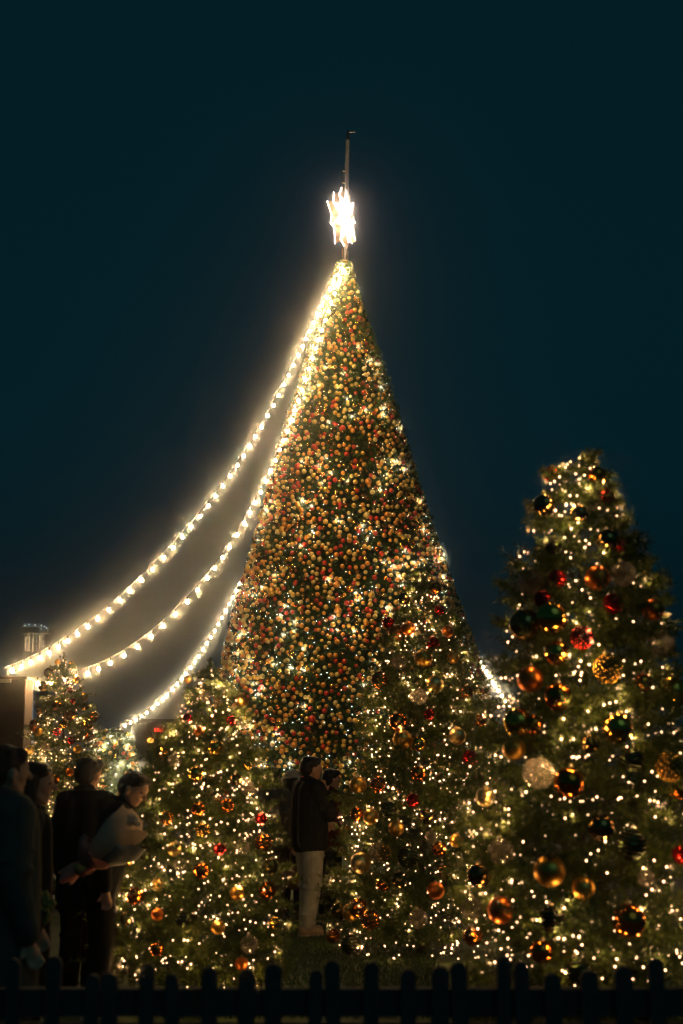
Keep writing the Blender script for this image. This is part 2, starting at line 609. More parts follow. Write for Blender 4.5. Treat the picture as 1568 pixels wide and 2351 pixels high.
def cone_tree(T, name, label, zlo, n_tuft, r, tl, npn, nl, nw, cat='tree'):
    root = empty(name, (float(T.cen(0)), T.d, 0))
    tag(root, label, cat, 'decorated cone trees')
    off = np.array(root.location)
    zs = np.linspace(0.0, T.top - 0.05, 24)
    V, F = [], []
    n = 32
    for z in zs:
        for k in range(n):
            a = 2 * math.pi * k / n
            V.append(T.surf(np.array(z), np.array(a), 0.90) - off)
    for i in range(len(zs) - 1):
        for k in range(n):
            F.append((i * n + k, i * n + (k + 1) % n, (i + 1) * n + (k + 1) % n, (i + 1) * n + k))
    obj('frame', mesh_np('frame', V, F, [M['core']], sm=True), root)
    H = T.top - zlo
    # area weighted heights
    zz = zlo + H * r.uniform(0, 1, n_tuft * 4)
    w = T.rad(zz); kp = r.uniform(0, w.max(), len(zz)) < w + 0.05 * w.max()
    z = zz[kp][:n_tuft]
    ph = r.uniform(-2.1, 2.1, len(z))
    b = T.surf(z, ph, 0.92)
    c = np.stack([T.cen(z), np.full(len(z), T.d), z], 1)
    o = b - c; o /= np.linalg.norm(o, axis=1, keepdims=True) + 1e-9
    ax = o + r.normal(0, 0.45, o.shape) + np.array([0, 0, 0.15])
    ax *= (tl * np.clip(T.rad(z) / 0.8, 0.35, 1.0)[:, None] * r.uniform(0.6, 1.3, (len(z), 1))) / np.linalg.norm(ax, axis=1, keepdims=True)
    Vn = needles(b, ax, npn, nl, nw, 0.6, r) - off
    obj('crown', mesh_np('crown', Vn, np.arange(len(Vn)).reshape(-1, 3), [M['needle_big']]), root)
    return root


cone_tree(TB, 'cone_tree', 'giant cone tree covered in hundreds of small baubles under the star', 0.3, 15000, rB, 0.20, 18, 0.10, 0.007)
cone_tree(TS, 'cone_tree', 'low rounded tree at the lower end of the third light string', 0.3, 1400, rS, 0.14, 16, 0.08, 0.006)

# ------------------------------------------------------------------ baubles
def cap_mesh():
    bm = bmesh.new()
    bmesh.ops.create_cone(bm, cap_ends=True, segments=10, radius1=0.20, radius2=0.17, depth=0.2, matrix=Matrix.Translation((0, 0, 1.05)))
    # wire loop
    V, F = tube([(0.10 * math.cos(a), 0, 1.22 + 0.10 * math.sin(a)) for a in np.linspace(0, 2 * math.pi, 9)], 0.022, 4)
    vs = [bm.verts.new(v) for v in V]
    for f in F:
        try: bm.faces.new([vs[i] for i in f])
        except ValueError: pass
    return from_bm('cap', bm, M['cap'], sm=True)


CAP = cap_mesh()
SV, SF = sphere_np(32, 20)


def ball_mesh(m):
    return mesh_np('ball', SV, SF, [M[m]], sm=True)


def ribbed_mesh(m1, m2, k=9):
    V0, F0 = sphere_np(40, 40)
    V = V0.copy()
    lat = np.arccos(np.clip(V0[:, 2], -1, 1))
    s = 1 + 0.035 * np.cos(lat * k * 2)
    V *= s[:, None]
    fl = lat[F0].mean(1)
    mi = (np.cos(fl * k * 2) < -0.35).astype(int)
    return mesh_np('ball', V, F0, [M[m1], M[m2]], mi, True)


def bead_mesh(m1, m2):
    V0, F0 = sphere_np(16, 10)
    bV, bF = sphere_np(8, 6)
    n = 110
    i = np.arange(n) + 0.5
    phi = np.arccos(1 - 2 * i / n); th = math.pi * (1 + 5 ** 0.5) * i
    pos = np.stack([np.cos(th) * np.sin(phi), np.sin(th) * np.sin(phi), np.cos(phi)], 1) * 0.92
    V = (bV[None] * 0.13 + pos[:, None]).reshape(-1, 3)
    F = (bF[None] + (np.arange(n) * len(bV))[:, None, None]).reshape(-1, 3)
    VV = np.concatenate([V0 * 0.9, V]); FF = np.concatenate([F0, F + len(V0)])
    mi = np.concatenate([np.zeros(len(F0)), np.ones(len(F))])
    return mesh_np('ball', VV, FF, [M[m2], M[m1]], mi, True)


BALL = {
    'G': (ball_mesh('gold'), 'mirror gold'), 'S': (ball_mesh('gold_satin'), 'satin gold'), 'P': (ball_mesh('pale'), 'pale champagne'),
    'C': (ball_mesh('copper'), 'shiny copper orange'), 'K': (ball_mesh('copper_satin'), 'matt copper'), 'R': (ball_mesh('red'), 'shiny red'),
    'Z': (ball_mesh('bronze'), 'dark bronze mirror'), 'T': (ball_mesh('clear'), 'clear frosted glass'),
    'B': (ribbed_mesh('copper', 'groove'), 'ribbed copper'), 'N': (ribbed_mesh('green_gloss', 'groove'), 'ribbed dark green'),
    'D': (bead_mesh('red', 'groove'), 'beaded red'), 'E': (bead_mesh('gold', 'groove'), 'beaded gold'),
}
ORD = ['highest', 'second highest', 'third highest', 'fourth highest', 'fifth highest', 'sixth highest', 'seventh highest', 'eighth highest',
       'ninth highest', 'tenth highest', 'eleventh highest', 'twelfth highest', 'thirteenth highest', 'fourteenth highest', 'fifteenth highest']


def place_baubles(T, where, given, n_rand, rpx, types, r, pys, group):
    """given: (px, py, radius px, type); fills up with n_rand more"""
    L = []
    for px, py, rp, ty in given:
        p = T.front(px, py, 1.01)
        L.append((p, wid(rp, p.y), ty))
    tries = 0
    while n_rand > 0 and tries < 6000:
        tries += 1
        py = r.uniform(*pys)
        z = zat(py, T.d)
        hw = T.rad(z)
        if r.uniform() > hw / T.R.max() + 0.05:
            continue
        ph = math.asin(r.uniform(-1, 1)) * 1.12
        pp = Vector(T.surf(np.array(z), np.array(ph), r.uniform(0.9, 1.02)))
        rad = wid(r.uniform(*rpx), T.d)
        if any((pp - q[0]).length < (rad + q[1]) * 1.15 for q in L):
            continue
        L.append((pp, rad, r.choice(list(types))))
        n_rand -= 1
    by = {}
    for it in L:
        by.setdefault(it[2], []).append(it)
    for ty, items in by.items():
        me, adj = BALL[ty]
        items.sort(key=lambda q: -q[0].z)
        for i, (p, rad, _) in enumerate(items):
            o = obj('bauble', me, None, p)
            o.scale = (rad,) * 3
            o.rotation_euler = (r.uniform(-0.25, 0.25), r.uniform(-0.25, 0.25), r.uniform(0, 6.28))
            if len(items) == 1:
                lab = f'the only {adj} bauble on {where}'
            else:
                lab = f'{ORD[min(i, 14)]} {adj} bauble on {where}'
            tag(o, lab, 'bauble', group)
            obj('cap', CAP, o)


place_baubles(TR, 'the nearest tree at right', [
    (1418, 1672, 35, 'G'), (1307, 1797, 35, 'C'), (1444, 2115, 38, 'C'), (1236, 1775, 36, 'T'), (1220, 1337, 30, 'T'), (1432, 1318, 30, 'T'),
    (1250, 1160, 26, 'Z'), (1372, 1328, 30, 'K'), (1206, 1436, 38, 'Z'), (1266, 1418, 38, 'G'), (1246, 1375, 20, 'R'), (1408, 1385, 24, 'R'),
    (1336, 1465, 26, 'D'), (1395, 1535, 34, 'E'), (1282, 1600, 32, 'C'), (1218, 1560, 30, 'K'), (1268, 1088, 20, 'R'), (1370, 1092, 22, 'C'),
    (1392, 1140, 20, 'R'), (1425, 1250, 20, 'R'), (1520, 1480, 32, 'T'), (1545, 1590, 36, 'G'), (1500, 1400, 26, 'K'), (1150, 1955, 30, 'T'),
    (1340, 2040, 26, 'S'), (1262, 2000, 36, 'S'), (1243, 2185, 26, 'C'), (1190, 1660, 34, 'G'), (1225, 1665, 24, 'C'), (1540, 1760, 34, 'E'),
    (1448, 1940, 34, 'N'), (1268, 2110, 30, 'N'), (1150, 2090, 30, 'K'), (1100, 2010, 28, 'Z'), (1180, 1720, 26, 'S'), (1085, 2150, 22, 'C'),
    (1380, 1900, 30, 'Z'), (1395, 1240, 26, 'Z'), (1330, 1180, 22, 'Z'), (1490, 1330, 24, 'P'), (1115, 1830, 22, 'P'), (1330, 2230, 30, 'N')],
    10, (18, 30), 'GCKZTRN', rR, (1150, 2200), 'baubles on the nearest tree')
place_baubles(TM, 'the tree right of the standing man', [
    (972, 1512, 21, 'S'), (998, 1572, 21, 'P'), (962, 1598, 21, 'T'), (918, 1520, 17, 'T'), (872, 1562, 20, 'B'), (914, 1658, 21, 'C'),
    (924, 1698, 22, 'S'), (960, 1708, 18, 'G'), (985, 1640, 12, 'D'), (960, 1777, 18, 'C'), (822, 1803, 20, 'S'), (868, 1802, 18, 'B'),
    (1000, 1350, 14, 'C'), (928, 1375, 14, 'Z'), (1028, 1450, 14, 'K'), (868, 1956, 22, 'T'), (828, 1982, 24, 'P'), (910, 1902, 18, 'S'),
    (820, 1870, 16, 'C'), (852, 1876, 18, 'S'), (880, 1958, 18, 'E'), (780, 2093, 20, 'Z'), (822, 2085, 22, 'C'), (806, 2095, 20, 'S'),
    (850, 2112, 22, 'B'), (918, 2020, 18, 'Z'), (880, 2030, 16, 'C'), (1000, 2045, 20, 'K'), (948, 1838, 15, 'R'), (892, 1858, 20, 'N'),
    (936, 1968, 24, 'N'), (805, 2170, 22, 'N'), (1050, 1690, 20, 'P'), (1080, 1740, 18, 'R'), (1048, 1930, 16, 'S'), (1070, 1590, 16, 'B'),
    (1040, 1510, 14, 'S'), (892, 1430, 14, 'R'), (1010, 1400, 12, 'R'), (1102, 1655, 14, 'C'), (960, 2110, 22, 'T'), (765, 2150, 16, 'B')],
    12, (12, 20), 'SGCPKRTZ', rM, (1400, 2160), 'baubles on the tree right of the man')
place_baubles(TL, 'the wide tree left of the standing man', [
    (570, 1811, 16, 'T'), (495, 1718, 18, 'G'), (450, 1778, 18, 'G'), (402, 1746, 16, 'T'), (470, 1598, 14, 'T'), (555, 1610, 16, 'S'),
    (565, 1650, 12, 'G'), (462, 2000, 18, 'C'), (614, 2044, 20, 'C'), (310, 2058, 20, 'C'), (556, 1945, 17, 'T'), (465, 1905, 16, 'E'),
    (455, 1858, 16, 'C'), (382, 1878, 16, 'B'), (544, 2052, 16, 'S'), (572, 2168, 20, 'T'), (330, 1960, 18, 'N'), (605, 1935, 20, 'B'),
    (620, 1990, 18, 'Z'), (420, 2110, 18, 'N'), (362, 2100, 14, 'K'), (530, 1655, 12, 'R'), (430, 1650, 12, 'R'), (458, 1680, 12, 'K'),
    (540, 1790, 14, 'Z'), (520, 1850, 16, 'C'), (600, 1880, 14, 'R'), (400, 1950, 16, 'P'), (360, 2180, 16, 'C'), (500, 2130, 16, 'S'),
    (430, 1560, 9, 'S'), (505, 1950, 14, 'R'), (290, 2110, 14, 'Z'), (628, 2120, 14, 'G')],
    8, (10, 17), 'SGCPKRTZ', rL, (1620, 2200), 'baubles on the tree left of the man')
place_baubles(TF, 'the slim tree behind the onlookers', [
    (200, 1664, 13, 'G'), (216, 1645, 11, 'C'), (160, 1642, 12, 'C'), (145, 1662, 10, 'E'), (132, 1680, 9, 'D'), (168, 1610, 7, 'R'),
    (160, 1585, 7, 'R'), (193, 1600, 9, 'G'), (112, 1545, 12, 'Z'), (98, 1575, 11, 'Z'), (195, 1622, 10, 'Z'), (130, 1620, 10, 'C'),
    (88, 1680, 10, 'S'), (205, 1690, 11, 'C'), (104, 1716, 11, 'T'), (163, 1700, 9, 'R'), (178, 1720, 10, 'S'), (175, 1560, 8, 'C'),
    (132, 1520, 7, 'S'), (165, 1524, 7, 'G'), (140, 1840, 12, 'G'), (150, 1870, 12, 'B'), (125, 1790, 11, 'C')],
    8, (7, 11), 'SGCPKR', rF, (1580, 1860), 'baubles on the slim tree')

# giant tree: big mass of small baubles and some clearly larger ones
def mass_points(T, n, r, zlo, dmin, phm=1.95):
    H = T.top - zlo
    z = zlo + H * r.uniform(0, 1, n * 8)
    w = T.rad(z)
    z = z[r.uniform(0, w.max(), len(z)) < w + 0.06 * w.max()]
    ph = r.uniform(-phm, phm, len(z))
    p = T.surf(z, ph, 1.02)
    cell, out = {}, []
    for q, zz, pp in zip(p, z, ph):
        key = tuple((q / dmin).astype(int))
        ok = True
        for a in (-1, 0, 1):
            for b in (-1, 0, 1):
                for c in (-1, 0, 1):
                    for o in cell.get((key[0] + a, key[1] + b, key[2] + c), ()):
                        if np.sum((o - q) ** 2) < dmin * dmin:
                            ok = False; break
                    if not ok: break
                if not ok: break
            if not ok: break
        if ok:
            cell.setdefault(key, []).append(q); out.append((q, zz, pp))
        if len(out) >= n: break
    return out


pts = mass_points(TB, 5500, rB, 0.6, 0.104)
cols = ['gt_gold', 'gt_amber', 'gt_pale', 'gt_red', 'gold', 'copper', 'bronze', 'green_gloss']
pw = np.array([0.23, 0.17, 0.14, 0.13, 0.10, 0.07, 0.07, 0.09])
rest, big = pts[95:], pts[:95]
pos = np.array([q[0] for q in rest]); pos += rB.normal(0, 0.02, pos.shape)
rad = rB.uniform(0.038, 0.063, len(pos))
mi = rB.choice(len(cols), len(pos), p=pw / pw.sum())
V0, F0 = sphere_np(12, 8)
tag(obj('baubles', scatter_mesh('baubles', V0, F0, pos, rad, [M[c] for c in cols], mi)),
    'mass of small gold, copper and red baubles covering the giant tree', 'baubles', 'baubles on the giant tree', 'stuff')
V0b, F0b = sphere_np(20, 14)
BB = {c: mesh_np('ball', V0b, F0b, [M[c]], sm=True) for c in cols}
NAMEC = {'gt_gold': 'satin gold', 'copper': 'shiny copper', 'gt_pale': 'pale straw', 'gt_red': 'red', 'gold': 'mirror gold', 'gt_amber': 'satin amber',
         'bronze': 'dark bronze', 'green_gloss': 'dark green'}
big = [(q, zz, pp, cols[rB.choice(len(cols), p=pw / pw.sum())]) for q, zz, pp in sorted(big, key=lambda b: -b[1])]
rank = {}
for q, zz, pp, c in big:
    side = 'left side' if pp < -0.55 else ('right side' if pp > 0.55 else 'middle')
    kk = rank[(c, side)] = rank.get((c, side), -1) + 1
    p = Vector(q)
    o = obj('bauble', BB[c], None, p)
    o.scale = (rB.uniform(0.075, 0.092),) * 3
    tag(o, f'{ORD[min(kk, 14)]} of the larger {NAMEC[c]} baubles on the {side} of the giant tree', 'bauble', f'larger {NAMEC[c]} baubles on the giant tree')
    obj('cap', CAP, o)
sp = mass_points(TS, 150, rS, 0.5, 0.09)
for i, (q, zz, pp) in enumerate(sp[:0]): pass
mi = rS.choice(len(cols), len(sp), p=pw / pw.sum())
tag(obj('baubles', scatter_mesh('baubles', V0, F0, np.array([q[0] for q in sp]), rS.uniform(0.04, 0.065, len(sp)), [M[c] for c in cols], mi)),
    'small gold and orange baubles on the low rounded tree', 'baubles', 'baubles on the low tree', 'stuff')

# ------------------------------------------------------------------ fairy lights
def bulb_mesh(r_, m):
    bm = bmesh.new(); bmesh.ops.create_icosphere(bm, subdivisions=1, radius=r_)
    bmesh.ops.scale(bm, vec=(1, 1, 1.25), verts=bm.verts)
    return from_bm('bulb', bm, m, sm=True)


def fairy(T, label, n, r, pys, bulb_r, m, watt=0.21, extra=(), tip=24):
    zt, zb = zat(pys[0], T.d), zat(pys[1], T.d)
    zz, ph = [], []
    while len(zz) < n:
        z = r.uniform(zb, zt)
        if r.uniform() < T.rad(z) / T.R.max() + 0.10:
            zz.append(z); ph.append(math.asin(r.uniform(-1, 1)) * 1.1 if r.uniform() < 0.85 else r.uniform(1.5, 2.6) * r.choice([-1, 1]))
    zz = np.array(zz); ph = np.array(ph)
    p = T.surf(zz, ph, r.uniform(0.92, 1.06, n))
    for px, py in extra:
        p = np.concatenate([p, [np.array(T.front(px, py, 1.0))]])
    # as many again deep between the boughs
    nt_ = tip                    # a knot of lights at the tip
    zt_ = T.top - 0.03 - (0.10 + 0.0025 * tip) * (T.top - zb) * r.uniform(0, 1, nt_) ** 1.1
    p = np.concatenate([p, T.surf(zt_, r.uniform(-1.4, 1.4, nt_), r.uniform(0.86, 1.06, nt_))])
    ni = int(n * 1.1)
    zi = r.choice(zz, ni); pi_ = r.uniform(-1.5, 1.5, ni)
    nb = int(n * 0.8)          # and round the back
    zb_ = r.choice(zz, nb); pb_ = r.uniform(1.6, 4.68, nb)
    p = np.concatenate([p, T.surf(zi, pi_, r.uniform(0.45, 0.74, ni)), T.surf(zb_, pb_, r.uniform(0.8, 1.0, nb))])
    # winding order: rows bottom to top, alternating direction
    row = np.floor((p[:, 2] - zb) / 0.09).astype(int)
    key = row * 100 + np.where(row % 2 == 0, 1, -1) * (p[:, 0] - T.cen(p[:, 2])) * 20
    p = p[np.argsort(key)]
    t = empty('fairy_lights', tuple(p[0]))
    tag(t, label, 'fairy lights', 'strings of warm fairy lights')
    off = np.array(p[0])
    q = p - off
    wpts = []
    for a, b in zip(q[:-1], q[1:]):
        wpts.append(a - np.array([0, 0, bulb_r * 1.2])); wpts.append((a + b) / 2 - np.array([0, -0.02, 0.015]))
    tube_obj('wire', wpts, 0.0016, M['wire'], t, 3)
    me = bulb_mesh(bulb_r, m)
    idx = r.permutation(len(q))
    # the ones facing the camera are single bulbs
    lamp = bpy.data.lights.new('fairy_fill', 'POINT')  # fill light added beside the bulbs to brighten needles and baubles
    lamp.energy = watt; lamp.color = (1.0, 0.56, 0.20); lamp.shadow_soft_size = 0.006
    order = np.argsort(-np.hypot(p[:, 0] - T.cen(p[:, 2]), p[:, 1] - T.d) / T.rad(p[:, 2]) + 0.8 * (p[:, 1] > T.d + 0.1))
    for k_, i in enumerate(order[:290]):
        obj('bulb', me, t, tuple(q[i]))
        if k_ % 2:
            continue
        o = np.array([p[i][0] - T.cen(p[i][2]), p[i][1] - T.d, 0.0]); o /= np.linalg.norm(o) + 1e-6
        lo = bpy.data.objects.new('fairy_fill', lamp); COL.objects.link(lo)
        lo.parent = t; lo.location = tuple(q[i] + o * 0.03)
    for i in [j for j in order[290:] if p[j][1] > T.d + 0.15][:45]:  # further added fill lights round the back
        o = np.array([p[i][0] - T.cen(p[i][2]), p[i][1] - T.d, 0.0]); o /= np.linalg.norm(o) + 1e-6
        lo = bpy.data.objects.new('fairy_fill', lamp); COL.objects.link(lo)
        lo.parent = t; lo.location = tuple(q[i] + o * 0.03)
    if len(q) > 290:
        V0, F0 = sphere_np(6, 4)
        o = obj('bulbs', scatter_mesh('bulbs', V0, F0, q[order[290:]], np.full(len(q) - 290, bulb_r), [m]), t)
        o['kind'] = 'stuff'
    return t


fairy(TR, 'warm fairy lights wound round the nearest tree at right', 250, rR, (1070, 2250), 0.0046, M['fairy'], 0.22,
      [(1354, 1050), (1355, 1075), (1330, 1070), (1310, 1060), (1303, 1066), (1285, 1071), (1322, 1088), (1342, 1091), (1285, 1095), (1334, 1114), (1345, 1120), (1372, 1125), (1264, 1110), (1325, 1138), (1309, 1138), (1317, 1160), (1300, 1160), (1329, 1161), (1335, 1176), (1276, 1172), (1284, 1183), (1327, 1200), (1400, 1147)], 6)
fairy(TM, 'warm fairy lights wound round the tree right of the man', 300, rM, (1315, 2190), 0.0050, M['fairy'], tip=75)
fairy(TL, 'warm fairy lights wound round the wide tree left of the man', 290, rL, (1535, 2240), 0.0040, M['fairy'], tip=55)
fairy(TF, 'warm fairy lights wound round the slim tree behind the onlookers', 190, rF, (1515, 1960), 0.0056, M['fairy_far'])


def sparks(T, label, n, r, zlo, rad_):
    pt = mass_points(T, n, r, zlo, 0.07)
    p = np.array([q[0] for q in pt]); z = np.array([q[1] for q in pt]); ph = np.array([q[2] for q in pt])
    c = np.stack([T.cen(z), np.full(len(z), T.d), z], 1)
    p = c + (p - c) * r.uniform(0.94, 1.03, (len(p), 1))
    warm = r.uniform(0, 1, len(p)) < np.clip((z - 4.5) / 3.5, 0.06, 0.95)
    # bright bands where the string runs
    t = empty('fairy_lights', (float(T.cen(zlo)), T.d, zlo))
    tag(t, label, 'fairy lights', 'strings of tiny lights on the cone trees')
    off = np.array(t.location)
    q = p - off
    o = np.argsort(z + 0.0 * ph)
    turn = np.floor(z / 0.3); k = np.argsort(turn * 100 + np.where(turn % 2 == 0, 1, -1) * ph)
    tube_obj('wire', q[k][::2], 0.004, M['wire'], t, 3)
    mw, mc = bulb_mesh(rad_, M['spark_warm']), bulb_mesh(rad_, M['spark_cool'])
    front = r.permutation(np.nonzero(np.abs(ph) < 1.15)[0])
    front = np.concatenate([front, np.setdiff1d(np.arange(len(p)), front)])
    lamp = bpy.data.lights.new('spark_fill', 'POINT')  # extra fill light off the surface, added to brighten the cone trees
    lamp.energy = 1.3; lamp.color = (1.0, 0.80, 0.45); lamp.shadow_soft_size = 0.02
    for i in front[:190]:
        o = np.array([p[i][0] - T.cen(z[i]), p[i][1] - T.d, 0.0]); o /= np.linalg.norm(o) + 1e-6
        lo = bpy.data.objects.new('spark_fill', lamp); COL.objects.link(lo)
        lo.parent = t; lo.location = tuple(q[i] + o * 0.11)
    for i in front[:290]:
        obj('bulb', mw if warm[i] else mc, t, tuple(q[i]))
    rs = front[290:]
    if len(rs):
        V0, F0 = sphere_np(6, 4)
        s = obj('bulbs', scatter_mesh('bulbs', V0, F0, q[rs], np.full(len(rs), rad_), [M['spark_cool'], M['spark_warm']], warm[rs].astype(int)), t)
        s['kind'] = 'stuff'


sparks(TB, 'tiny white and warm lights threaded all over the giant tree', 1600, rB, 0.5, 0.0115)
sparks(TS, 'tiny lights threaded over the low rounded tree', 60, rS, 0.5, 0.012)

# ------------------------------------------------------------------ festoon strings
def catmull(pts, n=40):
    pts = [Vector(p) for p in pts]
    out = []
    for i in range(len(pts) - 1):
        p0 = pts[max(i - 1, 0)]; p1 = pts[i]; p2 = pts[i + 1]; p3 = pts[min(i + 2, len(pts) - 1)]
        for k in range(n):
            t = k / n
            out.append(0.5 * ((2 * p1) + (p2 - p0) * t + (2 * p0 - 5 * p1 + 4 * p2 - p3) * t * t + (3 * p1 - p0 - 3 * p2 + p3) * t ** 3))
    out.append(pts[-1])
    return out


def festoon_bulb(r_, m):
    V0, F0 = sphere_np(10, 8)
    V = V0 * r_
    V[:, 2] = np.where(V0[:, 2] > 0, V[:, 2] * 1.25, V[:, 2])
    return mesh_np('bulb', V, F0, [m], sm=True)


bm = bmesh.new()
bmesh.ops.create_cone(bm, cap_ends=True, segments=8, radius1=0.012, radius2=0.010, depth=0.05)
SOCK = from_bm('socket', bm, M['socket'], sm=True)


def festoon(label, pix, spacing, br, m, skip=0.0, r=random.Random(3)):
    """pix: (px, py, distance)"""
    A = np.array(pix, float)
    u = np.concatenate([[0], np.cumsum(np.hypot(np.diff(A[:, 0]), np.diff(A[:, 1])))]); u /= u[-1]
    deg = min(5, len(pix) - 2)
    uu = np.linspace(0, 1, 160)
    X, Y = (np.polyval(np.polyfit(u, A[:, k], deg), uu) for k in (0, 1))
    D = np.interp(uu, u, A[:, 2])
    c = [P(a, b, d_) for a, b, d_ in zip(X, Y, D)]
    t = empty('festoon_string', c[0])
    tag(t, label, 'light string', 'festoon light strings from the giant tree')
    o0 = Vector(c[0])
    up = Vector((0, 0, br + 0.07))
    tube_obj('cable', [p - o0 + up for p in c[::4] + [c[-1]]], 0.0055, M['cable'], t, 4)
    me = festoon_bulb(br, m)
    acc, nxt = 0.0, skip
    for a, b in zip(c[:-1], c[1:]):
        L = (b - a).length
        while acc + L >= nxt:
            p = a.lerp(b, (nxt - acc) / max(L, 1e-6))
            o = obj('bulb', me, t, p - o0)
            obj('socket', SOCK, o, (0, 0, br + 0.045))
            nxt += spacing * r.uniform(0.93, 1.07)
        acc += L
    return t


def lerp_d(pts, d0, d1):
    n = len(pts) - 1
    return [(x, y, d0 + (d1 - d0) * i / n) for i, (x, y) in enumerate(pts)]


festoon('upper light string sweeping from the giant tree top to the brown post',
        lerp_d([(787, 617), (748, 668), (718, 750), (690, 810), (648, 890), (600, 980), (556, 1052), (500, 1128), (440, 1208), (380, 1278), (300, 1358), (232, 1414), (165, 1466), (112, 1499), (60, 1527), (8, 1549)], 34.6, 19.6),
        0.42, 0.022, M['festoon'])
festoon('middle light string running down the giant tree then out to the post',
        lerp_d([(792, 618), (772, 660), (752, 720), (730, 785), (705, 855), (682, 930), (660, 1000), (630, 1062), (598, 1130), (560, 1195), (515, 1270), (470, 1335), (405, 1415), (330, 1475), (250, 1525), (190, 1548), (130, 1566), (62, 1570)], 34.4, 19.7),
        0.42, 0.022, M['festoon'], 0.2)
festoon('third light string falling from behind the giant tree to the low tree',
        lerp_d([(795, 620), (760, 800), (700, 990), (640, 1150), (575, 1290), (548, 1338), (505, 1430), (455, 1510), (400, 1578), (340, 1634), (284, 1668)], 36.6, 42.0),
        0.23, 0.025, M['festoon_far'])
festoon('short bright light string emerging at the right behind the giant tree',
        lerp_d([(800, 620), (900, 950), (1000, 1270), (1066, 1450), (1102, 1518), (1126, 1558), (1150, 1596), (1190, 1650)], 38, 42),
        0.23, 0.025, M['festoon_far'])

# ------------------------------------------------------------------ star and mast
def star():
    d = 35.0
    c = P(787, 500, d)
    t = empty('tree_star', c, 0)
    tag(t, 'large glowing many pointed star with gilded edges atop the giant tree', 'star', None)
    # the star's faces look to the right and a little towards the viewer
    t.rotation_euler = (0, math.radians(3), math.radians(63))
    t.scale = (1, 1, 1.1)
    gold = mat('star_rim', (0.62, 0.38, 0.16), 0.4, 0.6)
    white = emit('star_panel', (1.0, 0.74, 0.56), 34.0)
    NP, ro, ri, th, hub = 9, 0.74, 0.38, 0.115, 0.26
    ring = []
    for k in range(NP * 2):
        a = math.pi / 2 + math.pi * k / NP
        q = (ro * (1.0 if k % 4 == 0 else 0.84) if k % 2 == 0 else ri)
        ring.append((q * math.cos(a), q * math.sin(a)))
    for side, nm in ((-1, 'front_panel'), (1, 'rear_panel')):
        bm = bmesh.new()
        h = bm.verts.new((0, side * hub, 0))
        gr = 1.0 if side < 0 else 1.08
        vs = [bm.verts.new((x * gr, side * th * (0.55 if k % 2 == 0 else 1.0), z * gr)) for k, (x, z) in enumerate(ring)]
        for k in range(NP * 2):
            bm.faces.new((h, vs[k], vs[(k + 1) % (NP * 2)]))
        obj(nm, from_bm(nm, bm, white), t)
    bm = bmesh.new()
    n = NP * 2
    A = [bm.verts.new((x * 1.01, -th * (0.52 if k % 2 == 0 else 0.97), z * 1.01)) for k, (x, z) in enumerate(ring)]
    B = [bm.verts.new((x * 1.01, th * (0.52 if k % 2 == 0 else 0.97), z * 1.01)) for k, (x, z) in enumerate(ring)]
    for k in range(n):
        bm.faces.new((A[k], A[(k + 1) % n], B[(k + 1) % n], B[k]))
    obj('rim', from_bm('rim', bm, gold), t)
    for k in range(0, n):
        x, z = ring[k]
        V, F = tube([(0, -hub - 0.004, 0), (x, -th * (0.55 if k % 2 == 0 else 1.0) - 0.006, z)], 0.013 if k % 2 == 0 else 0.009, 4)
        obj('rib', mesh_np('rib', V, F, [gold]), t)
    bm = bmesh.new(); bmesh.ops.create_cone(bm, cap_ends=True, segments=10, radius1=0.05, radius2=0.035, depth=0.06, matrix=Matrix.Translation((0, -hub, 0)) @ Matrix.Rotation(math.pi / 2, 4, 'X'))
    obj('hub', from_bm('hub', bm, gold), t)
    inv = t.matrix_basis.inverted()
    def loc(px, py, dd=d): return inv @ P(px, py, dd)
    tube_obj('support_rod', [loc(786, 570), loc(787, 612)], 0.022, gold, t, 8)
    tube_obj('support_rod', [loc(788, 430), loc(787, 452)], 0.03, gold, t, 8)
    tube_obj('cable', [loc(*q) for q in ((798, 440, 34.9), (806, 465, 34.7), (813, 490, 34.6), (813, 520, 34.6), (808, 548, 34.7), (798, 572, 34.9), (795, 592, 35), (794, 606, 35))], 0.012, M['cable'], t, 5)
    m = empty('mast', P(796, 606, 35.2))
    tag(m, 'slim grey mast with a black head rising behind the star', 'mast')
    grey = mat('mast_grey', (0.7, 0.62, 0.58), 0.5, 0.0)
    o0 = m.location.copy()
    def ml(px, py): return P(px, py, 35.2) - o0
    tube_obj('lower_tube', [ml(794, 606), ml(796.5, 400)], 0.058, grey, m, 10)
    tube_obj('upper_tube', [ml(796.5, 401), ml(798.5, 322)], 0.052, mat('mast_tube', (0.62, 0.55, 0.46), 0.5, 0.0), m, 10)
    blk = mat('mast_black', (0.008, 0.008, 0.01), 0.6)
    tube_obj('head', [ml(798.5, 322), ml(799.5, 300)], [0.05, 0.035], blk, m, 8)
    tube_obj('arm', [ml(800, 303), ml(816, 303)], 0.018, mat('arm_grey', (0.5, 0.48, 0.45), 0.5), m, 6)
    for py in (392, 419):
        tube_obj('clamp', [ml(786, py), ml(799, py + 1)], 0.022, M['cap'], m, 6)
    tube_obj('stay', [ml(787, 390), ml(787, 436)], 0.016, blk, m, 6)
star()

